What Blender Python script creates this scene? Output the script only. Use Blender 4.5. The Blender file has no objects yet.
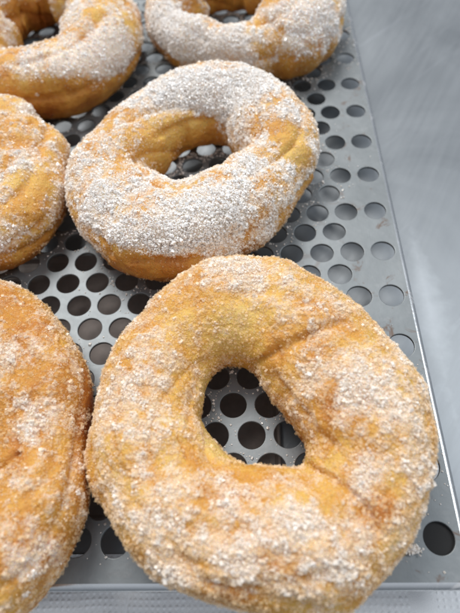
import numpy as np, math
# ---------- noise ----------
_TAB = np.random.default_rng(12345).uniform(-1, 1, 32*32*32).astype(np.float32)
def vnoise(p, seed=0):
    p = p + np.array([seed*7.31, seed*3.17, seed*11.73])
    i = np.floor(p); f = (p-i).astype(np.float32); i = i.astype(np.int32); f = f*f*f*(f*(f*6-15)+10)
    g = 1-f
    x = (i[..., 0] & 31) << 10, ((i[..., 0]+1) & 31) << 10
    y = (i[..., 1] & 31) << 5, ((i[..., 1]+1) & 31) << 5
    z = i[..., 2] & 31, (i[..., 2]+1) & 31
    r = 0.0
    for dx in (0, 1):
        wx = f[..., 0] if dx else g[..., 0]
        for dy in (0, 1):
            wxy = wx*(f[..., 1] if dy else g[..., 1]); xy = x[dx]+y[dy]
            r = r + wxy*(g[..., 2]*_TAB[xy+z[0]]+f[..., 2]*_TAB[xy+z[1]])
    return r
def fbm(p, seed=0, octv=3, gain=.5):
    r = 0.0; a = 1.0; t = 0.0
    for k in range(octv):
        r = r + a*vnoise(p*(2.03**k)+17.3*k, seed+k); t += a; a *= gain
    return r/t
def sstep(a, b, x):
    t = np.clip((x-a)/(b-a), 0, 1); return t*t*(3-2*t)
def pinterp(vals, th):
    # periodic Catmull-Rom interpolation of evenly spaced control values
    K = len(vals); v = np.asarray(vals, float); x = (th/(2*math.pi)*K) % K
    i = np.floor(x).astype(int) % K; f = x-np.floor(x)
    p0, p1, p2, p3 = v[(i-1) % K], v[i], v[(i+1) % K], v[(i+2) % K]
    return p1+.5*f*(p2-p0+f*(2*p0-5*p1+4*p2-p3+f*(3*(p1-p2)+p3-p0)))
def seg_dist(T, V, rho, a, line):
    # signed distance (cm) from a polyline given in (theta, v); returns distance and side
    best = np.full(T.shape, 1e9); side = np.zeros(T.shape); along = np.zeros(T.shape); n = len(line)-1
    for k in range(n):
        (t0, v0), (t1, v1) = line[k], line[k+1]
        dT = (T-t0+math.pi) % (2*math.pi)-math.pi; dV = (V-v0+math.pi) % (2*math.pi)-math.pi
        bx = ((t1-t0+math.pi) % (2*math.pi)-math.pi)*rho; by = ((v1-v0+math.pi) % (2*math.pi)-math.pi)*a
        px = dT*rho; py = dV*a
        L2 = bx*bx+by*by+1e-9; s = np.clip((px*bx+py*by)/L2, 0, 1)
        d = np.hypot(px-s*bx, py-s*by); c = bx*py-by*px
        m = d < best; best = np.where(m, d, best); side = np.where(m, np.sign(c), side); along = np.where(m, (k+s)/n, along)
    return best, side, along
def ring(D, T, V, fine=True):
    """surface of one fried ring in cm, T = angle round the ring, V = angle round the section"""
    Ro = pinterp(D['Ro'], T); Ri = pinterp(D['Ri'], T)
    rho = (Ro+Ri)/2; a = np.maximum((Ro-Ri)/2, .3)
    b = D['hf']*(.55*a+.45*D.get('am', 1.4))
    sd = D['seed']
    base = np.stack([rho*np.cos(T), rho*np.sin(T), 0*T], -1)
    nrm = np.stack([np.cos(V)*np.cos(T), np.cos(V)*np.sin(T), np.sin(V)], -1)
    q = base + nrm*a[..., None]
    d = .16*fbm(q*.42+sd*3.1, sd, 2) + .085*fbm(q*1.1+sd*1.7, sd+5, 2)
    # shallow piped ridges that wind slowly round the ring
    ph = D.get('nr', 5)*V + D.get('tw', 3)*T + 1.3*vnoise(q*.5, sd+9)+sd
    rg = 1-np.abs(np.sin(ph/2))
    amp = D.get('ra', .07)*(.45+.9*sstep(-.5, .6, vnoise(q*.45, sd+20)))
    d = d - amp*(rg**3)*2.0
    cav = -(rg**3)
    for (line, w, dp, st, w3) in D.get('creases', []):
        ds, side, al = seg_dist(T, V, rho, a, line)
        fade = sstep(0, .15, al)*sstep(0, .2, 1-al) if not isinstance(dp, tuple) else 1
        ds2 = ds*(1+.35*vnoise(q*2.2, sd+31))
        d = d - fade*dp*np.exp(-(ds2/w)**2) + fade*st*(side > 0)*np.exp(-(ds2/w3)**1.5)*(1-np.exp(-(ds2/(w*.7))**2))
        cav = cav-fade*np.exp(-(ds2/(w*.8))**2)
    for (t0, v0, r, h) in D.get('bumps', []):
        dT = (T-t0+math.pi) % (2*math.pi)-math.pi; dV = (V-v0+math.pi) % (2*math.pi)-math.pi
        d = d + h*np.exp(-((dT*rho)**2+(dV*a)**2)/(r*r))
    if fine:
        d = d + .028*fbm(q*3.2, sd+40, 3, .55) + .013*fbm(q*9, sd+50, 3, .6)
    aa = a+d; bb = b+d*.9
    cv, sv = np.cos(V), np.sin(V)
    z = bb*np.sign(sv)*np.abs(sv)**.95
    low = -.72*b
    z = np.where(z < low, low+(z-low)*.08, z) - low + .02
    r = rho+aa*np.sign(cv)*np.abs(cv)**.96
    P = np.stack([D['c'][0]+r*np.cos(T), D['c'][1]+r*np.sin(T), z+D.get('z0', 0)], -1)
    return P, cav, q
def grid(nu, nv):
    t = np.arange(nu)*2*math.pi/nu; v = np.arange(nv)*2*math.pi/nv-math.pi/2
    return np.meshgrid(t, v, indexing='ij')
RINGS = {
 'main': {'Ri': [0.907, 0.863, 0.84, 0.826, 0.813, 0.797, 0.776, 0.752, 0.743, 0.769, 0.801, 0.832, 0.859, 0.889, 0.936, 1.046, 1.181, 1.307, 1.407, 1.486, 1.552, 1.6, 1.651, 1.702, 1.728, 1.753, 1.762, 1.73,
        1.662, 1.58, 1.5, 1.424, 1.361, 1.329, 1.331, 1.341, 1.333, 1.304, 1.268, 1.227, 1.194, 1.169, 1.149, 1.135, 1.127, 1.136, 1.147, 1.154, 1.158, 1.16, 1.163, 1.164, 1.161, 1.152, 1.143, 1.142,
        1.163, 1.219, 1.293, 1.376, 1.46, 1.56, 1.645, 1.684, 1.661, 1.598, 1.539, 1.453, 1.263, 1.143, 1.075, 0.992],
 'Ro': [4.402, 4.42, 4.39, 4.231, 4.153, 4.086, 4.085, 4.088, 4.149, 4.187, 4.214, 4.297, 4.36, 4.425, 4.551, 4.727, 4.747, 4.7, 4.759, 4.823, 4.851, 4.826, 4.759, 4.634, 4.515, 4.476, 4.398, 4.31,
        4.297, 4.277, 4.251, 4.206, 4.155, 4.147, 4.093, 4.075, 4.047, 4.079, 4.206, 4.282, 4.3, 4.27, 4.17, 4.177, 4.207, 4.263, 4.297, 4.306, 4.308, 4.296, 4.291, 4.261, 4.228, 4.256, 4.324, 4.388,
        4.473, 4.611, 4.703, 4.726, 4.686, 4.636, 4.646, 4.653, 4.603, 4.552, 4.53, 4.52, 4.502, 4.493, 4.471, 4.387],
 'am': 1.4,
 'bumps': [(0.48, 1.545, 1.1, 0.12), (1.78, 1.806, 0.9, 0.06), (5.978, 1.23, 0.9, 0.08), (5.271, 1.859, 0.8, 0.08)],
 'c': [-4.461, -7.585],
 'creases': [([(1.745, 3.246), (1.3, 2.566), (1.004, 2.173), (0.82, 1.806), (0.724, 1.44), (0.654, 0.916)], 0.18, 0.11, 0.1, 0.6),
             ([(5.533, 3.115), (5.498, 2.487), (5.507, 1.937), (5.515, 1.545), (5.472, 1.204), (5.393, 0.838)], 0.12, 0.12, 0.08, 0.5),
             ([(2.164, 2.827), (2.889, 2.592), (3.456, 2.409), (3.971, 2.487), (4.625, 2.304), (5.21, 2.173)], 0.14, 0.03, 0.05, 0.35),
             ([(3.526, 2.121), (3.7, 2.094), (3.91, 2.042)], 0.05, 0.06, 0, 0.3), ([(3.77, 1.021), (4.119, 1.309), (4.538, 1.466), (4.992, 1.649)], 0.12, 0.05, 0, 0.3),
             ([(4.363, 0.681), (4.634, 0.733), (4.948, 0.995), (5.21, 1.073)], 0.12, 0.05, 0, 0.3),
             ([(1.78, 1.806), (1.431, 1.623), (1.082, 1.466), (0.654, 1.23), (0.271, 1.178)], 0.16, 0.05, 0.05, 0.45),
             ([(0.471, 1.335), (0.026, 1.335), (6.03, 1.283), (5.733, 1.257)], 0.15, 0.06, 0.05, 0.4), ([(1.126, 2.566), (0.192, 2.592), (5.899, 2.461), (5.733, 1.99)], 0.15, 0.09, 0.1, 0.4),
             ([(2.688, 1.335), (3.107, 1.23), (3.491, 1.23), (3.752, 1.047)], 0.16, 0.05, 0.04, 0.4), ([(2.409, 1.597), (2.915, 1.676), (3.412, 1.649), (3.831, 1.571)], 0.15, 0.04, 0.03, 0.4),
             ([(4.084, 0.838), (4.39, 0.995), (4.747, 1.178), (5.114, 1.388)], 0.15, 0.05, 0.04, 0.4), ([(4.25, 1.833), (4.59, 1.937), (4.965, 1.911)], 0.07, 0.05, 0, 0.3)],
 'fry': [(1.606, 2.199, 1.03, -1), (2.679, 3.142, 0.8, -1.5), (3.761, 2.827, 0.59, -1.3), (6.266, 1.23, 0.36, -0.4), (5.507, 0.602, 0.38, -0.9), (5.742, 1.23, 0.39, -0.3), (1.274, 2.382, 0.45, 0.42),
         (6.248, 2.094, 0.42, 0.85), (5.899, 3.56, 0.47, 0.85), (5.576, 1.257, 0.3, 0.85), (5.166, 2.382, 0.49, 0.68), (3.63, 1.309, 0.36, 0.51), (3.831, 0.733, 0.4, 0.59), (4.686, 1.911, 0.54, 0.42),
         (4.573, 0.681, 0.83, 0.77), (5.227, 1.021, 0.51, 0.51), (0.663, 1.859, 0.49, 0.34), (0.602, 1.571, 0.49, 0.26), (4.686, 2.461, 0.46, 0.34)],
 'hf': 0.9,
 'nr': 5,
 'ra': 0.03,
 'seed': 3,
 'sugar': [(1.623, 1.204, 0.76, 0.62), (1.789, 0.995, 0.42, 0.37), (0.061, 1.466, 0.55, 0.62), (0.279, 1.571, 0.38, 0.5), (6.266, 1.702, 0.32, 0.62), (5.742, 1.597, 0.31, 0.62),
           (5.559, 1.649, 0.3, 0.62), (2.644, 1.571, 0.63, 0.37), (2.897, 1.937, 0.22, 0.74), (3.028, 1.204, 0.49, 0.5), (3.517, 1.728, 0.46, 0.37), (4.084, 1.623, 0.47, 0.43),
           (3.77, 0.89, 0.4, 0.43), (5.053, 1.623, 0.33, 0.62), (4.59, 1.309, 0.82, 0.37), (4.965, 1.126, 0.8, 0.43), (5.227, 1.021, 0.61, 0.37), (6.109, 1.152, 0.56, 0.56),
           (0.262, 0.681, 0.49, 0.37), (5.882, 0.812, 0.44, 0.5), (4.294, 0.707, 0.52, 0.5), (4.04, 1.021, 0.43, 0.5), (0.934, 1.283, 0.56, 0.37), (1.222, 1.388, 0.52, 0.37),
           (5.524, 0.942, 0.29, 0.31), (1.614, 2.33, 0.57, -0.35), (1.946, 2.67, 0.43, -0.5), (2.557, 3.22, 0.46, -1.5), (3.377, 3.063, 0.43, -1.5), (4.032, 2.88, 0.37, -1.4),
           (4.677, 2.513, 0.35, -1.2), (6.248, 2.094, 0.28, -0.5), (5.899, 3.56, 0.31, -1), (1.318, 2.461, 0.45, -0.8), (5.908, 2.278, 0.28, -0.4), (5.576, 1.257, 0.19, -0.6),
           (5.271, 1.178, 0.25, -0.3), (5.096, 2.592, 0.28, -0.8)],
 'tw': 4},
 'mid': {'Ri': [1.641, 1.582, 1.485, 1.403, 1.349, 1.319, 1.305, 1.321, 1.365, 1.427, 1.472, 1.472, 1.442, 1.406, 1.358, 1.3, 1.23, 1.172, 1.143, 1.133, 1.118, 1.115, 1.159, 1.208, 1.22, 1.194, 1.15, 1.11,
        1.091, 1.086, 1.078, 1.06, 1.028, 1.01, 1.03, 1.087, 1.187, 1.326, 1.484, 1.637, 1.757, 1.817, 1.808, 1.737, 1.653, 1.618, 1.635, 1.659, 1.687, 1.714, 1.711, 1.673, 1.621, 1.569, 1.487, 1.377,
        1.296, 1.253, 1.219, 1.202, 1.224, 1.245, 1.236, 1.199, 1.154, 1.158, 1.209, 1.283, 1.388, 1.497, 1.593, 1.646],
 'Ro': [4.35, 4.378, 4.401, 4.403, 4.428, 4.448, 4.448, 4.455, 4.393, 4.419, 4.417, 4.383, 4.404, 4.432, 4.41, 4.39, 4.37, 4.354, 4.307, 4.275, 4.255, 4.188, 4.081, 4.018, 3.917, 3.805, 3.767, 3.719,
        3.728, 3.73, 3.732, 3.745, 3.754, 3.816, 3.887, 4.07, 4.222, 4.433, 4.64, 4.74, 4.827, 4.853, 4.863, 4.884, 4.949, 5.025, 5.031, 5.021, 5.124, 5.209, 5.213, 5.173, 5.069, 5.014, 4.907, 4.809,
        4.657, 4.507, 4.396, 4.291, 4.27, 4.153, 4.101, 4.075, 4.0, 3.939, 3.891, 3.893, 3.937, 4.095, 4.273, 4.285],
 'am': 1.4,
 'bumps': [(3.552, 1.152, 0.6, 0.12), (4.163, -0.262, 0.35, 0.1)],
 'c': [-6.126, 1.9],
 'creases': [([(4.206, 0.131), (4.171, 0.367), (4.11, 0.55)], 0.12, 0.15, 0.05, 0.4), ([(3.133, 2.382), (2.086, 2.644), (1.309, 2.723), (0.733, 2.409)], 0.14, 0.08, 0.05, 0.5),
             ([(1.004, 1.963), (0.654, 2.435), (0.305, 3.037)], 0.12, 0.07, 0.03, 0.3), ([(5.28, 1.702), (5.716, 1.545), (6.135, 1.518)], 0.12, 0.06, 0.03, 0.4),
             ([(4.285, 0.262), (4.512, 0.314), (4.765, 0.236), (5.0, 0.157)], 0.1, 0.08, -0.1, 0.4)],
 'fry': [(2.461, 2.592, 0.89, -0.3), (1.571, 2.958, 0.8, 0.42), (4.346, 0.157, 0.76, 0.77), (4.573, -0.0, 0.76, 0.77), (6.048, 0.969, 0.82, -0.6), (1.161, 3.377, 0.56, 0.68),
         (3.272, 3.194, 0.72, 0.17)],
 'hf': 0.92,
 'nr': 5,
 'ra': 0.06,
 'seed': 8,
 'sugar': [(3.971, 1.1, 0.76, 1.02), (4.328, 0.838, 0.65, 1.02), (4.721, 1.047, 1.17, 0.94), (5.035, 1.073, 0.74, 1.1), (1.012, 2.094, 1.06, 1.02), (1.484, 1.963, 1.06, 1.02),
           (0.864, 1.545, 0.71, 1.02), (2.173, 1.911, 0.89, 0.77), (0.201, 1.335, 0.61, 0.59), (5.498, 1.597, 0.63, 0.85), (2.496, 2.618, 0.78, -1.2), (1.571, 2.958, 0.73, -1.2),
           (3.238, 2.618, 0.62, -0.7), (6.152, 1.414, 0.59, -0.9), (5.986, 0.812, 0.53, -0.8), (4.276, 0.183, 0.55, -2), (4.451, 0.026, 0.61, -2), (4.66, 0.052, 0.55, -1.5),
           (1.649, 3.534, 0.76, -1.2), (3.159, 3.272, 0.51, -1)],
 'tw': 3},
 'topright': {'Ri': [2.4, 2.347, 2.267, 2.228, 2.145, 1.96, 1.681, 1.411, 1.227, 1.124, 1.033, 0.958, 0.939, 1.016, 1.185, 1.322, 1.36, 1.32, 1.289, 1.338, 1.428, 1.512, 1.547, 1.577, 1.566, 1.558, 1.623, 1.77,
        1.912, 1.934, 1.824, 1.694, 1.529, 1.364, 1.234, 1.227, 1.363, 1.637, 1.911, 2.101, 2.194, 2.201, 2.156, 2.071, 1.971, 1.885, 1.798, 1.72, 1.692, 1.722, 1.798, 1.872, 1.908, 1.922, 1.964,
        1.995, 2.036, 2.031, 1.96, 1.866, 1.769, 1.657, 1.56, 1.492, 1.476, 1.518, 1.604, 1.725, 1.879, 2.06, 2.242, 2.373],
 'Ro': [4.776, 4.776, 4.758, 4.694, 4.695, 4.645, 4.542, 4.373, 4.289, 4.236, 4.197, 4.202, 4.23, 4.274, 4.335, 4.402, 4.434, 4.464, 4.476, 4.468, 4.466, 4.473, 4.438, 4.437, 4.466, 4.499, 4.505,
        4.502, 4.43, 4.327, 4.253, 4.206, 4.177, 4.106, 4.052, 4.025, 4.038, 4.06, 4.073, 4.027, 4.019, 3.875, 3.832, 3.805, 3.74, 3.72, 3.828, 3.786, 3.701, 3.648, 3.601, 3.783, 3.871, 3.875, 3.855,
        3.91, 4.0, 4.049, 4.112, 4.239, 4.721, 4.862, 5.042, 5.007, 4.871, 5.004, 4.972, 4.907, 4.875, 4.885, 4.875, 4.822],
 'am': 1.4,
 'bumps': [(4.058, 0.681, 0.9, 0.1), (5.358, 0.131, 0.8, 0.1)],
 'c': [-4.765, 11.038],
 'creases': [([(5.123, 1.676), (5.219, 0.89), (5.419, 0.55)], 0.14, 0.08, 0.04, 0.4), ([(4.084, -0.131), (4.503, 0.419), (4.869, 0.262)], 0.14, 0.07, 0.04, 0.4)],
 'fry': [(5.219, -0.288, 0.82, 0.59), (1.571, 3.875, 1.2, 0.26)],
 'hf': 0.95,
 'nr': 5,
 'ra': 0.06,
 'seed': 14,
 'sugar': [(1.658, 3.43, 0.84, -1), (3.656, 1.1, 1.06, 1.02), (4.18, 0.419, 1.03, 0.94), (4.669, 0.838, 1.0, 0.59), (5.297, 0.576, 0.98, 0.59), (5.672, 0.576, 0.8, 0.77), (5.568, 1.388, 0.99, 0.59),
           (5.219, -0.288, 0.66, -1.2), (3.91, -0.471, 0.53, -1), (1.571, 3.875, 1.06, -1.2), (1.388, 3.299, 0.93, -1.2)],
 'tw': 3},
 'topleft': {'Ri': [1.34, 1.368, 1.374, 1.355, 1.34, 1.351, 1.404, 1.49, 1.575, 1.615, 1.572, 1.492, 1.424, 1.353, 1.345, 1.468, 1.66, 1.842, 1.902, 1.843, 1.762, 1.677, 1.637, 1.656, 1.688, 1.66, 1.545, 1.442,
        1.413, 1.42, 1.456, 1.486, 1.472, 1.416, 1.303, 1.172, 1.106, 1.075, 1.005, 0.914, 0.86, 0.9, 0.959, 0.985, 1.03, 1.139, 1.268, 1.453, 1.711, 2.023, 2.249, 2.3, 2.3, 2.3, 2.3, 2.3, 2.3, 2.3,
        2.3, 2.3, 2.3, 2.263, 2.132, 1.957, 1.786, 1.635, 1.509, 1.415, 1.344, 1.302, 1.293, 1.309],
 'Ro': [4.584, 4.539, 4.511, 4.402, 4.38, 4.456, 4.522, 4.602, 4.669, 4.779, 4.887, 4.972, 5.065, 5.172, 5.255, 5.377, 5.561, 5.749, 5.889, 5.951, 5.984, 6.043, 6.107, 6.172, 6.217, 6.206, 6.094,
        6.02, 6.015, 5.881, 5.761, 5.697, 5.607, 5.476, 5.309, 5.222, 5.144, 5.095, 5.034, 4.953, 4.927, 4.966, 5.004, 5.054, 5.061, 4.723, 4.573, 4.669, 5.005, 4.93, 4.926, 4.93, 4.938, 5.034, 5.058,
        5.09, 5.158, 5.237, 5.321, 5.333, 5.319, 5.266, 5.218, 5.149, 5.151, 5.147, 5.132, 5.103, 5.017, 4.885, 4.798, 4.669],
 'am': 1.4,
 'bumps': [(5.48, 0.602, 1, 0.12), (5.079, 0.916, 0.9, 0.1)],
 'c': [-13.523, 10.188],
 'creases': [([(4.712, 1.204), (4.992, 1.23), (5.28, 1.335), (5.55, 1.204), (5.812, 1.1)], 0.16, 0.1, 0.08, 0.6), ([(2.147, 3.089), (2.409, 3.325), (2.365, 3.822)], 0.12, 0.14, 0.06, 0.4),
             ([(1.702, 3.011), (1.806, 3.456), (1.841, 3.848)], 0.12, 0.12, 0.06, 0.4), ([(4.773, 0.262), (5.079, 0.236), (5.349, 0.105)], 0.12, 0.08, -0.08, 0.4)],
 'fry': [(5.044, -0.052, 1.19, 0.68), (2.208, 3.377, 1.16, 0.51), (4.739, -0.079, 1.0, 0.68)],
 'hf': 0.95,
 'nr': 5,
 'ra': 0.06,
 'seed': 21,
 'sugar': [(5.393, 0.733, 0.97, 0.94), (5.035, 1.126, 0.95, 0.85), (5.707, 0.89, 0.87, 0.77), (5.803, 2.094, 0.74, 0.94), (5.629, 0.288, 0.8, 0.68), (5.044, -0.052, 1.11, -2),
           (5.315, -0.497, 0.83, -1.4), (4.747, -0.026, 1.0, -1.6), (2.208, 3.377, 1.02, -1.4), (1.553, 3.403, 0.57, -1), (5.786, 1.388, 0.32, -1)],
 'tw': 3},
 'left': {'Ri': [1.058, 0.992, 0.927, 0.871, 0.84, 0.836, 0.849, 0.86, 0.862, 0.862, 0.874, 0.91, 0.959, 1.013, 1.073, 1.138, 1.209, 1.289, 1.388, 1.518, 1.667, 1.815, 1.958, 2.091, 2.193, 2.241, 2.228, 2.165,
        2.087, 1.992, 1.865, 1.705, 1.53, 1.367, 1.235, 1.139, 1.07, 1.019, 0.978, 0.944, 0.916, 0.892, 0.873, 0.86, 0.854, 0.854, 0.862, 0.878, 0.904, 0.939, 0.984, 1.041, 1.11, 1.19, 1.276, 1.368,
        1.473, 1.599, 1.748, 1.9, 2.022, 2.088, 2.085, 2.03, 1.919, 1.785, 1.655, 1.527, 1.405, 1.299, 1.207, 1.128],
 'Ro': [3.789, 3.734, 3.819, 3.803, 3.786, 3.725, 3.686, 3.536, 3.353, 3.449, 3.541, 3.585, 3.637, 3.706, 3.749, 3.682, 3.8, 3.825, 3.87, 3.96, 4.076, 4.191, 4.317, 4.374, 4.447, 4.483, 4.512, 4.486,
        4.432, 4.329, 4.201, 4.041, 3.922, 3.834, 3.761, 3.694, 3.641, 3.611, 3.55, 3.479, 3.446, 3.454, 3.479, 3.497, 3.515, 3.534, 3.537, 3.557, 3.589, 3.629, 3.675, 3.741, 3.777, 3.842, 3.906,
        3.971, 4.032, 4.092, 4.167, 4.246, 4.324, 4.389, 4.423, 4.431, 4.437, 4.435, 4.379, 4.299, 4.239, 4.142, 4.034, 3.913],
 'am': 1.4,
 'bumps': [(0.925, 0.707, 0.6, 0.25), (0.192, 0.393, 0.5, 0.15), (6.178, 1.676, 0.6, 0.12)],
 'c': [-14.716, 1.56],
 'creases': [([(0.428, 0.916), (0.358, 1.178), (0.471, 1.361)], 0.12, 0.14, 0.05, 0.35), ([(0.358, 0.733), (0.192, 0.785), (6.117, 0.969)], 0.12, 0.08, 0.05, 0.4),
             ([(5.498, 1.361), (5.716, 1.178), (6.039, 0.995)], 0.14, 0.07, 0.03, 0.4), ([(5.315, 0.471), (5.541, 0.34), (5.768, 0.288)], 0.14, 0.06, 0.03, 0.4)],
 'fry': [(5.952, 1.676, 0.33, 0.85), (5.419, -0.576, 0.85, 0.42), (5.637, 1.021, 0.95, -0.2)],
 'hf': 0.95,
 'nr': 5,
 'ra': 0.06,
 'seed': 27,
 'sugar': [(6.013, 1.414, 0.49, 0.77), (0.75, 0.707, 0.51, 0.59), (0.087, 0.471, 0.42, 0.59), (5.419, 0.393, 0.64, 0.42), (5.978, 1.676, 0.26, -1), (5.402, -0.55, 0.68, -0.9),
           (0.428, 0.942, 0.21, -1), (5.821, 0.759, 0.52, -0.4)],
 'tw': 3},
 'botleft': {'Ri': [1.653, 1.589, 1.535, 1.486, 1.444, 1.413, 1.394, 1.383, 1.376, 1.373, 1.373, 1.373, 1.374, 1.378, 1.386, 1.399, 1.416, 1.438, 1.469, 1.518, 1.58, 1.659, 1.745, 1.831, 1.913, 1.993, 2.071,
        2.139, 2.193, 2.225, 2.22, 2.177, 2.116, 2.062, 2.009, 1.942, 1.869, 1.803, 1.745, 1.69, 1.633, 1.578, 1.541, 1.528, 1.521, 1.513, 1.506, 1.5, 1.494, 1.487, 1.483, 1.485, 1.495, 1.516, 1.547,
        1.592, 1.65, 1.718, 1.791, 1.863, 1.932, 1.996, 2.048, 2.089, 2.118, 2.122, 2.088, 2.026, 1.952, 1.876, 1.802, 1.726],
 'Ro': [4.13, 4.081, 4.09, 4.199, 4.276, 4.311, 4.346, 4.328, 4.313, 4.339, 4.369, 4.396, 4.491, 4.608, 4.675, 4.693, 4.713, 4.835, 4.959, 5.081, 5.191, 5.256, 5.385, 5.46, 5.465, 5.452, 5.412, 5.37,
        5.316, 5.221, 5.087, 4.907, 4.741, 4.601, 4.468, 4.33, 4.158, 4.045, 3.97, 3.926, 3.88, 3.848, 3.814, 3.799, 3.775, 3.744, 3.77, 3.758, 3.845, 3.905, 4.005, 4.073, 4.148, 4.206, 4.273, 4.374,
        4.448, 4.532, 4.659, 4.806, 4.937, 5.045, 5.073, 5.024, 4.959, 4.885, 4.785, 4.754, 4.639, 4.482, 4.341, 4.209],
 'am': 1.4,
 'bumps': [(0.559, 0.995, 0.9, 0.08), (5.751, 1.021, 0.9, 0.1)],
 'c': [-12.786, -8.002],
 'creases': [([(5.856, 2.278), (5.952, 1.99), (6.03, 1.833), (6.074, 1.623)], 0.09, 0.14, 0.06, 0.4), ([(0.942, 1.466), (0.628, 1.309), (0.253, 1.152)], 0.14, 0.05, 0.03, 0.4),
             ([(5.777, 1.44), (5.934, 1.178), (6.187, 0.942)], 0.14, 0.05, 0.03, 0.4)],
 'fry': [(0.113, -0.0, 0.58, 1.1), (0.367, 0.105, 0.44, 0.77), (6.021, 0.131, 0.39, 0.94), (0.183, 1.309, 1.48, 0.34), (5.733, 1.152, 1.08, 0.34)],
 'hf': 0.92,
 'nr': 5,
 'ra': 0.06,
 'seed': 35,
 'sugar': [(5.882, 1.545, 0.49, 0.51), (0.026, 1.309, 0.48, 0.42), (5.594, 0.812, 0.53, 0.42), (0.689, 1.492, 0.52, 0.42), (0.244, 0.026, 0.32, -1.6), (6.266, -0.0, 0.31, -1.6),
           (0.436, 0.157, 0.27, -1), (6.021, 0.131, 0.25, -1.2), (6.021, 1.937, 0.23, -1)],
 'tw': 3},
}
CAM_R = ((0.9981420637652806, -0.002427141152068343, -0.0608812740357156), (-0.03257284235857012, -0.865692110615836, -0.49951594524651816), (-0.051492042910217715, 0.5005709526137795, -0.8641627687615379))
CAM_C = (-4.2782052469253, -11.491100246559359, 13.471559951544805); CAM_F = 492.581
WORLD, KEY, FILL = .92, 24, 6.5
TRL = .68
import bpy, bmesh
from mathutils import Matrix, Vector
CM = 0.01
sc = bpy.context.scene
COL = sc.collection
sc.unit_settings.system = 'METRIC'

# ---------------------------------------------------------------- helpers
def mesh_obj(name, verts, faces, mat, parent=None, smooth=True, mats=None):
    me = bpy.data.meshes.new(name)
    verts = np.asarray(verts, np.float32)*CM
    if isinstance(faces, np.ndarray):
        n, k = faces.shape
        me.vertices.add(len(verts)); me.vertices.foreach_set('co', verts.ravel())
        me.loops.add(n*k); me.loops.foreach_set('vertex_index', faces.astype(np.int32).ravel())
        me.polygons.add(n)
        me.polygons.foreach_set('loop_start', np.arange(0, n*k, k, dtype=np.int32))
        me.polygons.foreach_set('use_smooth', np.full(n, smooth))
        me.update(calc_edges=True)
    else:
        me.from_pydata([tuple(v) for v in verts.tolist()], [], faces)
        me.polygons.foreach_set('use_smooth', np.full(len(me.polygons), smooth))
    me.validate()
    me.materials.append(mat)
    o = bpy.data.objects.new(name, me); COL.objects.link(o)
    if parent: o.parent = parent
    return o
def float_attr(o, name, vals):
    a = o.data.attributes.new(name, 'FLOAT', 'POINT'); a.data.foreach_set('value', np.asarray(vals, np.float32).ravel())
def thing(name, label, cat, loc=(0, 0, 0), group=None):
    o = bpy.data.objects.new(name, None); COL.objects.link(o)
    o.location = [c*CM for c in loc]; o.empty_display_size = .01
    o['label'] = label; o['category'] = cat
    if group: o['group'] = group
    return o

class NT:
    def __init__(self, name):
        self.m = bpy.data.materials.new(name); self.m.use_nodes = True
        self.t = self.m.node_tree; self.b = self.t.nodes['Principled BSDF']; self.out = self.t.nodes['Material Output']
    def n(self, typ, **kw):
        nd = self.t.nodes.new(typ)
        for k, v in kw.items():
            if k.startswith('i_'): nd.inputs[k[2:].replace('_', ' ')].default_value = v
            else: setattr(nd, k, v)
        return nd
    def l(self, a, b): self.t.links.new(a, b)
    def math(self, op, a, b=None, clamp=False):
        nd = self.n('ShaderNodeMath', operation=op); nd.use_clamp = clamp
        for i, x in enumerate((a, b)):
            if x is None: continue
            if isinstance(x, (int, float)): nd.inputs[i].default_value = x
            else: self.l(x, nd.inputs[i])
        return nd.outputs[0]
    def noise(self, vec, scale, detail=3, rough=.5, dist=0):
        nd = self.n('ShaderNodeTexNoise'); nd.inputs['Scale'].default_value = scale; nd.inputs['Detail'].default_value = detail
        nd.inputs['Roughness'].default_value = rough; nd.inputs['Distortion'].default_value = dist
        if vec is not None: self.l(vec, nd.inputs['Vector'])
        return nd.outputs['Fac']
    def ramp(self, fac, stops, interp='LINEAR'):
        nd = self.n('ShaderNodeValToRGB'); nd.color_ramp.interpolation = interp
        e = nd.color_ramp.elements
        while len(e) < len(stops): e.new(.5)
        for el, (p, c) in zip(e, stops):
            el.position = p; el.color = c if isinstance(c, tuple) and len(c) == 4 else ((c[0], c[1], c[2], 1) if isinstance(c, tuple) else (c, c, c, 1))
        self.l(fac, nd.inputs['Fac']); return nd.outputs['Color']
    def mix(self, fac, a, b, mode='MIX'):
        nd = self.n('ShaderNodeMix', data_type='RGBA', blend_type=mode)
        for i, x in ((0, fac), (6, a), (7, b)):
            if isinstance(x, (int, float)): nd.inputs[i].default_value = x
            elif isinstance(x, tuple): nd.inputs[i].default_value = (*x, 1) if len(x) == 3 else x
            else: self.l(x, nd.inputs[i])
        return nd.outputs[2]
    def coords(self):
        g = self.n('ShaderNodeNewGeometry'); return g.outputs['Position']
    def mapping(self, vec, scale=(1, 1, 1), rot=(0, 0, 0)):
        if any(rot): vec = self.mapping2(vec, rot)
        nd = self.n('ShaderNodeMapping'); nd.inputs['Scale'].default_value = scale
        self.l(vec, nd.inputs['Vector']); return nd.outputs[0]
    def mapping2(self, vec, rot):
        nd = self.n('ShaderNodeMapping'); nd.inputs['Rotation'].default_value = rot
        self.l(vec, nd.inputs['Vector']); return nd.outputs[0]
    def bump(self, h, strength, dist, normal=None):
        nd = self.n('ShaderNodeBump'); nd.inputs['Strength'].default_value = strength; nd.inputs['Distance'].default_value = dist
        self.l(h, nd.inputs['Height'])
        if normal: self.l(normal, nd.inputs['Normal'])
        return nd.outputs[0]
    def attr(self, name):
        nd = self.n('ShaderNodeAttribute', attribute_name=name); return nd.outputs['Fac']

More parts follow.
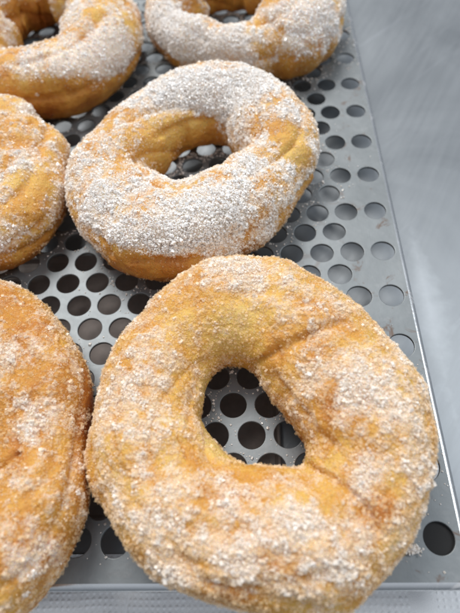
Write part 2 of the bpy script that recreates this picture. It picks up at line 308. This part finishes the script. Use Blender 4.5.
# ---------------------------------------------------------------- materials
def mat_dough():
    m = NT('fried_dough'); p = m.coords()
    fry = m.attr('fry'); sug = m.attr('sugar'); cav = m.attr('crease')
    n1 = m.noise(p, 160, 4, .6); n2 = m.noise(p, 700, 3, .6)
    f = m.math('ADD', fry, m.math('MULTIPLY', m.math('SUBTRACT', n1, .5), .75))
    f = m.math('ADD', f, m.math('MULTIPLY', m.math('SUBTRACT', n2, .5), .35))
    c = m.ramp(f, [(0.0, (.79, .56, .19)), (.28, (.76, .47, .115)), (.5, (.70, .35, .064)), (.75, (.56, .22, .035)), (1.0, (.36, .10, .015))])
    # melted sugar film that whitens the crust in patches
    n3 = m.noise(p, 1100, 3, .65); n4 = m.noise(p, 330, 3, .6)
    s = m.math('ADD', sug, m.math('MULTIPLY', m.math('SUBTRACT', n3, .5), 1.3))
    s = m.math('ADD', s, m.math('MULTIPLY', m.math('SUBTRACT', n4, .5), 1.0))
    s = m.ramp(s, [(.35, 0.0), (1.0, 1.0)])
    s = m.math('MULTIPLY', s, .75)
    c = m.mix(s, c, (.96, .89, .81))
    m.l(c, m.b.inputs['Base Color'])
    m.b.inputs['Roughness'].default_value = .42
    m.b.inputs['Specular IOR Level'].default_value = .45
    m.b.inputs['Subsurface Weight'].default_value = .35
    m.b.inputs['Subsurface Radius'].default_value = (1.0, .42, .12)
    m.b.inputs['Subsurface Scale'].default_value = .003
    h = m.math('ADD', m.math('MULTIPLY', n2, .6), m.math('MULTIPLY', m.noise(p, 2200, 3, .6), .5))
    vo = m.n('ShaderNodeTexVoronoi'); vo.inputs['Scale'].default_value = 520; m.l(p, vo.inputs['Vector'])
    pore = m.ramp(vo.outputs['Distance'], [(.05, 0.0), (.3, 1.0)])
    h = m.math('ADD', h, m.math('MULTIPLY', pore, .35))
    m.l(m.bump(h, .9, .0008), m.b.inputs['Normal'])
    return m.m
def mat_sugar():
    m = NT('granulated_sugar')
    # dry grains are white, grains stuck into the fat are clear, crust showing through painted in as gold
    c = m.ramp(m.attr('clear'), [(0.0, (.975, .96, .945)), (.4, (.95, .88, .80)), (1.0, (.87, .62, .34))])
    m.l(c, m.b.inputs['Base Color'])
    m.b.inputs['Roughness'].default_value = .16
    m.b.inputs['IOR'].default_value = 1.5
    g = m.n('ShaderNodeNewGeometry'); tp = m.n('ShaderNodeBsdfTransparent')
    k = m.math('MAXIMUM', m.math('MULTIPLY', m.attr('clear'), TRL), g.outputs['Backfacing'])
    mx = m.n('ShaderNodeMixShader'); m.l(k, mx.inputs[0])
    m.l(m.b.outputs[0], mx.inputs[1]); m.l(tp.outputs[0], mx.inputs[2])
    m.l(mx.outputs[0], m.out.inputs['Surface'])
    return m.m
def mat_metal(name='worn_tray_metal', r0=.37, lift=0):
    m = NT(name); p = m.coords()
    big = m.noise(p, 28, 5, .6, .6); sm = m.noise(p, 190, 4, .6); fine = m.noise(m.mapping(p, (1, .07, 1)), 2600, 2, .5)
    c = m.ramp(big, [(.3, (.178, .195, .203)), (.7, (.285, .305, .315))])
    blot = m.ramp(sm, [(.55, 0.0), (.78, 1.0)])
    c = m.mix(m.math('MULTIPLY', blot, .35), c, (.42, .43, .44))
    # burnt-on fat stains: small brown specks, most by the folded edge
    st = m.ramp(m.noise(p, 120, 5, .7, .8), [(.575, 0.0), (.67, 1.0)])
    sp = m.n('ShaderNodeSeparateXYZ'); m.l(p, sp.inputs[0])
    edge = m.ramp(m.math('MULTIPLY', m.math('ADD', sp.outputs[0], .035), 25, True), [(.1, .08), (.9, 1.0)])
    st = m.math('MULTIPLY', m.math('MULTIPLY', st, edge), .75)
    c = m.mix(st, c, (.12, .055, .022))
    if lift: c = m.mix(lift, c, (.75, .77, .79))
    m.l(c, m.b.inputs['Base Color'])
    met = m.math('SUBTRACT', .92, m.math('MULTIPLY', st, .8)); m.l(met, m.b.inputs['Metallic'])
    r = m.math('ADD', m.math('MULTIPLY', big, .22), m.math('MULTIPLY', sm, .18)); r = m.math('ADD', r, r0); m.l(r, m.b.inputs['Roughness'])
    h = m.math('ADD', m.math('MULTIPLY', sm, .5), m.math('MULTIPLY', fine, .06))
    m.l(m.bump(h, .5, .0004), m.b.inputs['Normal'])
    return m.m
def mat_table():
    m = NT('brushed_steel'); p = m.coords()
    r1 = m.noise(m.mapping(p, (1, .06, 1), (0, 0, math.radians(36))), 900, 3, .6)
    r2 = m.noise(m.mapping(p, (1, .05, 1), (0, 0, math.radians(48))), 260, 3, .6)
    r3 = m.noise(m.mapping(p, (1, .06, 1), (0, 0, math.radians(28))), 420, 2, .5)
    big = m.noise(p, 14, 5, .6, .5)
    sc_ = m.ramp(r2, [(.60, 0.0), (.72, 1.0)])
    c = m.ramp(big, [(.3, (.26, .28, .298)), (.7, (.33, .353, .374))])
    c = m.mix(m.math('MULTIPLY', sc_, .2), c, (.44, .465, .50))
    # a paler noisy streak along the tray's edge and dull wiped patches
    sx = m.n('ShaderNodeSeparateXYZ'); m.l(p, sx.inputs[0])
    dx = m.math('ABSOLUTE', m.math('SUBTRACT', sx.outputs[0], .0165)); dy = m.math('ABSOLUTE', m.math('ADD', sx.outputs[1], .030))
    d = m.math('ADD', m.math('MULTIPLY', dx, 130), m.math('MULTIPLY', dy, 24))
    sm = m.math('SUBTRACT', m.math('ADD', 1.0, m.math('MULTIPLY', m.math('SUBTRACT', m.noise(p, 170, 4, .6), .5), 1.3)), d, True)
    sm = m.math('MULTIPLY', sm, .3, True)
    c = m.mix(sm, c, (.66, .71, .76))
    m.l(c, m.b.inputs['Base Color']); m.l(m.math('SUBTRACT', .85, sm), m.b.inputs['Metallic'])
    r = m.math('ADD', m.math('ADD', .28, m.math('MULTIPLY', big, .22)), m.math('MULTIPLY', r3, .14)); m.l(r, m.b.inputs['Roughness'])
    h = m.math('ADD', m.math('MULTIPLY', r1, .3), m.math('MULTIPLY', r2, .5))
    m.l(m.bump(h, .35, .0003), m.b.inputs['Normal'])
    return m.m
def mat_paper():
    m = NT('embossed_paper'); p = m.coords()
    n = m.noise(p, 3500, 3, .6)
    c = m.ramp(n, [(.3, (.86, .88, .90)), (.7, (.92, .935, .95))]); m.l(c, m.b.inputs['Base Color'])
    m.b.inputs['Roughness'].default_value = .8
    m.l(m.bump(n, .4, .0002), m.b.inputs['Normal'])
    return m.m
def mat_plain(name, col, rough):
    m = NT(name); p = m.coords(); n = m.noise(p, 400, 3, .6)
    m.l(m.ramp(n, [(.3, tuple(x*.8 for x in col)), (.7, col)]), m.b.inputs['Base Color']); m.b.inputs['Roughness'].default_value = rough
    return m.m
M_DOUGH, M_SUGAR, M_METAL, M_TABLE, M_PAPER = mat_dough(), mat_sugar(), mat_metal(), mat_table(), mat_paper()
M_RIM = mat_metal('rim_metal', .06, .75)  # bright highlight of the bend painted in as a paler base colour
M_FOOT_BLACK = mat_plain('added_foot_black', (.006, .006, .0065), .7)  # near-black, for the added feet

# ---------------------------------------------------------------- sugar crystals
BOX = np.array([[x, y, z] for x in (-.5, .5) for y in (-.5, .5) for z in (-.5, .5)])
BF = np.array([[0, 1, 3, 2], [4, 6, 7, 5], [0, 4, 5, 1], [2, 3, 7, 6], [0, 2, 6, 4], [1, 5, 7, 3]])  # all wound outwards
def crystals_mesh(name, pos, size, parent, rng, clear=None):
    n = len(pos)
    v = np.repeat(BOX[None], n, 0)*(1+rng.uniform(-.18, .18, (n, 8, 3)))
    v *= (size[:, None]*rng.uniform(.65, 1.25, (n, 3)))[:, None, :]
    qn = rng.normal(size=(n, 4)); qn /= np.linalg.norm(qn, axis=1)[:, None]
    w, x, y, z = qn.T
    Rm = np.stack([np.stack([1-2*(y*y+z*z), 2*(x*y-z*w), 2*(x*z+y*w)], -1), np.stack([2*(x*y+z*w), 1-2*(x*x+z*z), 2*(y*z-x*w)], -1), np.stack([2*(x*z-y*w), 2*(y*z+x*w), 1-2*(x*x+y*y)], -1)], 1)
    v = np.einsum('nij,nkj->nki', Rm, v)+pos[:, None, :]
    f = (BF[None]+8*np.arange(n)[:, None, None]).reshape(-1, 4)
    o = mesh_obj(name, v.reshape(-1, 3), f, M_SUGAR, parent, smooth=False)
    cl = np.clip((0 if clear is None else clear)+rng.uniform(0, .45, n), 0, 1)
    float_attr(o, 'clear', np.repeat(cl, 8))
    return o

def blob_field(D, lst, q):
    out = np.zeros(q.shape[:-1])
    for t0, v0, r, s in lst:
        T0, V0 = np.array([t0]), np.array([v0])
        _, _, q0 = ring(D, T0, V0, fine=False)
        d2 = ((q-q0[0])**2).sum(-1)
        out = out + s*np.exp(-(d2/(r*r*1.1))**1.2)
    return out
def sugar_field(D, q, V, cav):
    sd = D['seed']
    f = D['sb'] + D.get('pc', .75)*fbm(q*1.3, sd+60, 3, .6) + .6*fbm(q*4.2, sd+70, 3, .6) + blob_field(D, D['sugar'], q)
    f = f - D['under']*sstep(.15, -.45, np.sin(V)) + .1*cav
    return f

def build_ring(key, D, label, nu, nv, ncr, fine_n, cat='doughnut'):
    rng = np.random.default_rng(D['seed'])
    root = thing('sugared_doughnut', label, cat, (D['c'][0], D['c'][1], 0), 'sugared doughnuts on the perforated tray')
    L = dict(D); L['c'] = (0, 0)
    T, V = grid(nu, nv)
    P, cav, q = ring(L, T, V)
    i = np.arange(nu)[:, None]; j = np.arange(nv)[None, :]
    idx = lambda a, b: (a % nu)*nv+(b % nv)
    F = np.stack([idx(i, j), idx(i+1, j), idx(i+1, j+1), idx(i, j+1)], -1).reshape(-1, 4)
    dough = mesh_obj('dough', P.reshape(-1, 3), F, M_DOUGH, root)
    fry = D['fb'] + .30*fbm(q*.9, D['seed']+80, 3) + .22*sstep(.2, -.6, np.sin(V)) + .3*blob_field(D, D['fry'], q) - .07*cav
    sf = sugar_field(D, q, V, cav)
    float_attr(dough, 'fry', fry); float_attr(dough, 'sugar', sf); float_attr(dough, 'crease', cav)
    # crystals
    def sample(n):
        t = rng.uniform(0, 2*math.pi, n); v = rng.uniform(-.9, math.pi+.9, n)
        rho = (pinterp(D['Ro'], t)+pinterp(D['Ri'], t))/2; a = (pinterp(D['Ro'], t)-pinterp(D['Ri'], t))/2
        k = rng.uniform(0, 1, n) < (rho+a*np.cos(v))/(rho+a)
        return t[k], v[k]
    def surf(t, v):
        e = .012
        P0, c0, q0 = ring(L, t, v); P1 = ring(L, t+e, v, fine=False)[0]-ring(L, t-e, v, fine=False)[0]; P2 = ring(L, t, v+e, fine=False)[0]-ring(L, t, v-e, fine=False)[0]
        N = np.cross(P1, P2); N /= np.linalg.norm(N, axis=1)[:, None]+1e-9
        return P0, N, q0, c0
    t, v = sample(ncr)
    P0, N, q0, c0 = surf(t, v)
    f = sugar_field(D, q0, v, c0) + .5*vnoise(q0*6.5, D['seed']+90)
    keep = rng.uniform(0, 1, len(t)) < .16*sstep(-1.3, -.3, f)+.84*sstep(-.35, 1.0, f)
    P0, N, f = P0[keep], N[keep], f[keep]
    size = np.clip(np.exp(rng.normal(math.log(D.get('gs', .032)), .42, len(P0))), .018, .085)
    big = rng.uniform(0, 1, len(P0)) < .16; size = np.where(big, np.clip(size*1.65, .04, .085), size)
    heap = np.clip(f-.55, 0, 1.3)*.11
    pos = P0 + N*(size*.15 + heap*rng.uniform(0, 1, len(P0))**1.3)[:, None]
    allp = [pos]; alls = [size]; cfun = lambda f: D['cl']-.7*np.clip(f, -.3, 1.2); allc = [cfun(f)]
    # fine sugar dust
    t, v = sample(fine_n)
    P0, N, q0, c0 = surf(t, v)
    f = sugar_field(D, q0, v, c0) + .3*vnoise(q0*7, D['seed']+91)
    keep = rng.uniform(0, 1, len(t)) < .02+.98*sstep(0, 1.0, f)
    P0, N, f = P0[keep], N[keep], f[keep]
    s2 = rng.uniform(.012, .03, len(P0))
    allp.append(P0+N*(s2*.2+np.clip(f-.6, 0, 1)*.08*rng.uniform(0, 1, len(P0)))[:, None]); alls.append(s2); allc.append(cfun(f))
    # stuck-together lumps
    t, v = sample(int(D['lumps']*2.5))
    P0, N, q0, c0 = surf(t, v)
    f = sugar_field(D, q0, v, c0)
    keep = rng.uniform(0, 1, len(t)) < .03+.97*sstep(.35, 1.0, f)
    for p0, n0, f0 in zip(P0[keep], N[keep], f[keep]):
        r = float(np.clip(rng.lognormal(math.log(.075), .5), .04, .22)); k = int(16*(r/.09)**2)
        d = rng.normal(size=(k, 3)); d /= np.linalg.norm(d, axis=1)[:, None]; d *= (rng.uniform(0, 1, k)**.4*r)[:, None]
        h = d@n0; d = d - np.outer(h, n0)*(1-.45*np.sign(h)[:, None]*1.0) if False else d - np.outer(h, n0) + np.outer(np.abs(h)*.35, n0)
        allp.append(p0+d); alls.append(np.clip(rng.normal(.036, .012, k), .015, .06)); allc.append(np.full(k, cfun(f0)*.5-.1))
    pos = np.concatenate(allp); size = np.concatenate(alls)
    ok = pos[:, 2] > .03
    s = crystals_mesh('sugar_coating', pos[ok], size[ok], root, rng, np.concatenate(allc)[ok])
    s['kind'] = 'stuff'
    print(key, 'crystals', ok.sum())
    return root

G = 'sugared doughnuts on the perforated tray'
base = dict(cl=.85, sb=.36, fb=.42, under=.8, lumps=130)
SPEC = [
 ('main', 'largest doughnut, in front at the centre, coarse sugar crystals, whole hole showing tray perforations', 1000, 400, 145000, 110000, dict(sb=.39, pc=.5, cl=1.1, lumps=200)),
 ('mid', 'doughnut behind the big front one, caked white with sugar, bare orange lower edge', 800, 300, 210000, 110000, dict(sb=.5, cl=.70, gs=.026, under=1.3, lumps=140)),
 ('botleft', 'deeper golden-brown doughnut cut off by the lower left edge, touching the big front one', 800, 320, 90000, 60000, dict(sb=.36, pc=.55, cl=1.1, fb=.56, lumps=140)),
 ('left', 'lumpy doughnut with a knob on top, cut off by the left edge at mid height', 640, 240, 60000, 40000, dict(sb=.38, lumps=100)),
 ('topleft', 'doughnut in the upper left corner with a long groove and bare orange underside', 640, 240, 60000, 40000, dict(sb=.48, cl=.72, gs=.028, fb=.46, under=1.3, lumps=100)),
 ('topright', 'doughnut cut off by the top edge nearest the steel tabletop, thickly white with sugar', 640, 240, 95000, 60000, dict(sb=.54, cl=.70, gs=.027, under=.9, lumps=120)),
]
for key, label, nu, nv, nc, nf, kw in SPEC:
    D = dict(RINGS[key]); D.update(base); D.update(kw)
    build_ring(key, D, label, nu, nv, nc, nf)

# ---------------------------------------------------------------- perforated tray
EX, EY = .52, -11.33          # where the flat sheet ends and the folded edge begins
R_BEND, DROP, TH, LIP = .17, 1.5, .09, .42
tray = thing('perforated_tray', 'perforated grey metal tray with a folded rim, full of round holes under the doughnuts', 'tray', (0, 0, 0))
def perforated():
    V_, F_ = [], []
    rh = .378; NS = 32
    ca = np.arange(NS)*2*math.pi/NS+math.pi/NS*0
    def add(vs, fs):
        o = len(V_); V_.extend(vs); F_.extend([tuple(o+k for k in f) for f in fs])
    hy = .433
    def rect_pt(a):
        c, s = math.cos(a), math.sin(a); k = min(.5/abs(c) if abs(c) > 1e-6 else 1e9, hy/abs(s) if abs(s) > 1e-6 else 1e9)
        return c*k, s*k
    # make 4 of the outer points hit the rectangle corners exactly
    outer = [rect_pt(a) for a in ca]
    for sx in (-1, 1):
        for sy in (-1, 1):
            a = math.atan2(sy*hy, sx*.5) % (2*math.pi); k = int(np.argmin([abs((a-x+math.pi) % (2*math.pi)-math.pi) for x in ca])); outer[k] = (sx*.5, sy*hy)
    c_, s_ = np.cos(ca), np.sin(ca)
    cell_v, cell_f = [], []
    rings = [(None, 0.0), (rh+.022, 0.0), (rh+.006, -.006), (rh, -.022), (rh, -TH+.012), (rh+.012, -TH), (None, -TH)]
    for r, z in rings:
        for k in range(NS):
            cell_v.append((outer[k][0], outer[k][1], z) if r is None else (r*c_[k], r*s_[k], z))
    for q in range(len(rings)-1):
        for k in range(NS):
            k2 = (k+1) % NS
            cell_f.append((q*NS+k, q*NS+k2, (q+1)*NS+k2, (q+1)*NS+k))
    rng = np.random.default_rng(4)
    for v in range(-40, 13):
        for u in range(-52, 1):
            if (u+v) % 2: continue
            x, y = u*.5, -v*.866
            if u == -1: continue
            k1 = 1+rng.normal(0, .012); jx, jy = rng.normal(0, .006, 2); el = rng.normal(0, .012)
            add([(x+a, y+b, z) if i < NS or i >= 6*NS else (x+jx+a*(k1+el), y+jy+b*(k1-el), z) for i, (a, b, z) in enumerate(cell_v)], cell_f)
    # solid margins
    for v in range(-40, 13):
        y = -v*.866; x0 = .5 if v % 2 == 0 else -1.0
        if x0 < EX:
            for z, fl in ((0, 0), (-TH, 1)):
                vs = [(x0, y-hy, z), (EX, y-hy, z), (EX, y+hy, z), (x0, y+hy, z)]
                add(vs, [(0, 1, 2, 3) if not fl else (3, 2, 1, 0)])
    yb = -12*.866-hy; xl = -26.5; yt = 40*.866+hy
    for z, fl in ((0, 0), (-TH, 1)):
        vs = [(xl, EY, z), (EX, EY, z), (EX, yb, z), (xl, yb, z)]
        add(vs, [(0, 1, 2, 3) if not fl else (3, 2, 1, 0)])
    return V_, F_, xl, yt
V_, F_, XL, YT = perforated()
sheet = mesh_obj('perforated_sheet', V_, F_, M_METAL, tray, smooth=False)
def rim():
    # cross-section of the bend: out, round, and down; swept along the two edges with a mitred corner
    prof = [(0, 0)]
    for k in range(1, 9):
        a = k/8*math.pi/2; prof.append((R_BEND*math.sin(a), R_BEND*(math.cos(a)-1)))
    prof.append((R_BEND, -LIP)); prof.append((R_BEND-TH, -LIP))
    for k in range(8, -1, -1):
        a = k/8*math.pi/2; prof.append(((R_BEND-TH)*math.sin(a), (R_BEND-TH)*(math.cos(a)-1)-TH))
    n = len(prof); vs = []; rows = 0
    def row(fn):
        nonlocal rows
        vs.extend(fn(o, z) for o, z in prof); rows += 1
    for y in np.linspace(YT, EY+.0, 90): row(lambda o, z: (EX+o, y, z))
    for k in range(1, 8):                       # rounded corner
        a = -k/8*math.pi/2
        row(lambda o, z: (EX+o*math.cos(a), EY+o*math.sin(a), z))
    for x in np.linspace(EX, XL, 90): row(lambda o, z: (x, EY-o, z))
    f = []
    for r in range(rows-1):
        for k in range(n-1):
            f.append((r*n+k, (r+1)*n+k, (r+1)*n+k+1, r*n+k+1))
    return vs, f
vs, fs = rim()
rimo = mesh_obj('folded_rim', vs, fs, M_RIM, tray, smooth=True)
for fx, fy in ((-.2, -10.45), (-.2, 34), (-25, -10.45), (-25, 34)):  # unseen feet, added; the near right one blackens the corner hole
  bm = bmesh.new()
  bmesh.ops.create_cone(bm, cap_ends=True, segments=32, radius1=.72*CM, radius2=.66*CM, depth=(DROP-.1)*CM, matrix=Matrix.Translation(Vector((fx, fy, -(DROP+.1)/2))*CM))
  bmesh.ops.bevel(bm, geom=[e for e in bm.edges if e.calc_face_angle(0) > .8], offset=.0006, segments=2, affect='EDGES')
  me = bpy.data.meshes.new('added_foot'); bm.to_mesh(me); bm.free(); me.materials.append(M_FOOT_BLACK)
  ft = bpy.data.objects.new('added_foot', me); COL.objects.link(ft); ft.parent = tray

# ---------------------------------------------------------------- table top, paper, spilt sugar
ZT = -DROP
s = 90
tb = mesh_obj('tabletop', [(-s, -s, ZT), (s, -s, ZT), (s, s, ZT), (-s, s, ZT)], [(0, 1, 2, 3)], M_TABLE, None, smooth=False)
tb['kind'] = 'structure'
def paper():
    nx, ny = 900, 170
    x = np.linspace(-10.75, 2.2, nx); y = np.linspace(-13.2, -10.6, ny)
    X, Y = np.meshgrid(x, y, indexing='ij')
    Q0 = np.stack([X, Y, 0*X], -1)
    # embossed pips on a diagonal lattice
    wx = .05*vnoise(Q0*.9, 31); a = (X+wx)/.16; b = (Y+wx)/.16
    pip = np.maximum(0, np.cos(math.pi*(a+b))*np.cos(math.pi*(a-b)))
    Q = np.stack([X, Y, 0*X], -1)
    Z = ZT+.035+.030*pip**1.2*(.4+.6*sstep(-.6, .5, vnoise(Q*3.3, 21)))+.05*fbm(Q*.6, 7, 2)+.012*fbm(Q*3, 9, 2)
    Z -= .05*np.exp(-((X+7.85+.06*np.sin(Y*3))/.06)**2)          # crease across the sheet
    Z -= .05*np.exp(-((X+.25+.15*Y+1.8)/.25)**2)
    Z = np.maximum(Z, ZT+.006)
    i = np.arange(nx-1)[:, None]; j = np.arange(ny-1)[None, :]
    F = np.stack([i*ny+j, (i+1)*ny+j, (i+1)*ny+j+1, i*ny+j+1], -1).reshape(-1, 4)
    Xe = X + .03*vnoise(Q*2, 12)*(j.max() >= 0)
    o = mesh_obj('paper_towel', np.stack([Xe, Y, Z], -1).reshape(-1, 3), F, M_PAPER)
    o['label'] = 'white embossed paper towel lying on the table under the near edge of the tray'; o['category'] = 'paper towel'
paper()
def dark_sheet():  # made-up sheet, added so the holes above it look dark
    m = mat_plain('added_sheet_brown', (.22, .18, .16), .55)
    x0, x1, y0, y1 = -24, -3.75, -9.7, -.6; z0 = ZT+.01; r = .25
    # rounded-corner sheet: floor, low slanted lip, rolled edge
    def loop(o, z):
        pts = []
        for cx, cy, a0 in ((x1-1, y1-1, 0), (x0+1, y1-1, 90), (x0+1, y0+1, 180), (x1-1, y0+1, 270)):
            for k in range(7):
                a = math.radians(a0+k*15); pts.append((cx+(1+o)*math.cos(a), cy+(1+o)*math.sin(a), z))
        return pts
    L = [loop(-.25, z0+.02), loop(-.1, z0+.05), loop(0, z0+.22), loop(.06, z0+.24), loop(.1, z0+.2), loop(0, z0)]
    vs = [p for l in L for p in l]; n = len(L[0]); fs = [tuple(range(n))]
    for q in range(len(L)-1):
        for k in range(n): fs.append((q*n+k, (q+1)*n+k, (q+1)*n+(k+1) % n, q*n+(k+1) % n))
    o = mesh_obj('added_dark_sheet', vs, fs, m, None, smooth=False)
    o['label'] = 'dark brown sheet added beneath the perforated tray to darken the holes above it'; o['category'] = 'baking sheet'
dark_sheet()
def spilt():
    rng = np.random.default_rng(77); pos = []; sz = []
    for key, n in (('main', 1300), ('mid', 3600), ('topright', 2800), ('left', 900), ('botleft', 600), ('topleft', 900)):
        D = RINGS[key]; t = rng.uniform(0, 2*math.pi, n)
        r = pinterp(D['Ro'], t)-.55+np.abs(rng.normal(0, .8, n)); k = rng.uniform(0, 1, n) < .35
        r = np.where(k, pinterp(D['Ri'], t)+.3-np.abs(rng.normal(0, .4, n)), r)
        p = np.stack([D['c'][0]+r*np.cos(t), D['c'][1]+r*np.sin(t), 0*t], -1); pos.append(p)
    p = np.concatenate(pos)
    v = np.round(-p[:, 1]/.866).astype(int)
    ok = (p[:, 0] < .5) & (p[:, 1] > -11.2)
    for dv in (-1, 0, 1):
        vv = v+dv; yy = -vv*.866; par = vv % 2
        u = np.round((p[:, 0]*2-par)/2)*2+par
        ok &= ~((np.hypot(p[:, 0]-u*.5, p[:, 1]-yy) < .40) & (u <= 0) & (u != -1))
    p = p[ok]; size = np.clip(np.exp(rng.normal(math.log(.026), .4, len(p))), .012, .06)
    p[:, 2] = size*.38
    # the little heap that dropped off the front ring beside the corner hole
    k = 260; c = np.array([-.72, -10.62, .0]); d = rng.normal(0, 1, (k, 3))*[.10, .045, .05]; d[:, 2] = np.abs(d[:, 2])+.015
    pos = np.concatenate([p, c+d]); size = np.concatenate([size, np.full(k, .038)])
    o = crystals_mesh('spilled_sugar', pos, size, None, rng); o['kind'] = 'stuff'
    o['label'] = 'loose sugar crystals scattered on the metal tray around the doughnuts'; o['category'] = 'sugar'
spilt()

# ---------------------------------------------------------------- camera
cam_d = bpy.data.cameras.new('camera'); cam = bpy.data.objects.new('camera', cam_d); COL.objects.link(cam)
right, down, fwd = (Vector(r) for r in CAM_R)
mw = Matrix((( right[0], -down[0], -fwd[0]), (right[1], -down[1], -fwd[1]), (right[2], -down[2], -fwd[2]))).to_4x4()
mw.translation = Vector(CAM_C)*CM
cam.matrix_world = mw
cam_d.sensor_fit = 'HORIZONTAL'; cam_d.sensor_width = 36; cam_d.lens = CAM_F/460*36
cam_d.clip_start = .005; cam_d.clip_end = 50
cam_d.dof.use_dof = True; cam_d.dof.focus_distance = .138; cam_d.dof.aperture_fstop = 17
sc.camera = cam

# ---------------------------------------------------------------- light: a ceiling lamp, an added fill lamp and the room round them
w = bpy.data.worlds.new('World'); sc.world = w; w.use_nodes = True
nt = w.node_tree; bg = nt.nodes['Background']
tc = nt.nodes.new('ShaderNodeTexCoord'); sp = nt.nodes.new('ShaderNodeSeparateXYZ'); rp = nt.nodes.new('ShaderNodeValToRGB')
nt.links.new(tc.outputs['Generated'], sp.inputs[0]); nt.links.new(sp.outputs['Z'], rp.inputs['Fac']); nt.links.new(rp.outputs['Color'], bg.inputs['Color'])
e = rp.color_ramp.elements; e[0].position = 0; e[0].color = (.22, .24, .27, 1); e[1].position = 1; e[1].color = (.62, .66, .72, 1)
bg.inputs['Strength'].default_value = WORLD
def area(name, loc, target, sx, sy, power, col):
    d = bpy.data.lights.new(name, 'AREA'); d.shape = 'RECTANGLE'; d.size = sx; d.size_y = sy; d.energy = power; d.color = col
    o = bpy.data.objects.new(name, d); COL.objects.link(o); o.location = loc
    o.rotation_euler = (Vector(target)-Vector(loc)).to_track_quat('-Z', 'Y').to_euler()
    return o
area('area_lamp', (-.45, .85, 1.35), (-.05, 0, 0), .9, .55, KEY, (1, .975, .94))
area('area_lamp', (.9, .3, 1.3), (-.05, 0, 0), .5, .5, FILL, (.93, .97, 1))  # unseen weaker lamp, added as fill from the right
sc.view_settings.view_transform = 'Standard'; sc.view_settings.look = 'None'; sc.view_settings.exposure = 0; sc.view_settings.gamma = 1
sc.render.engine = 'CYCLES'
sc.cycles.max_bounces = 10; sc.cycles.transparent_max_bounces = 20; sc.cycles.diffuse_bounces = 8
sc.render.resolution_x = 768; sc.render.resolution_y = 1024
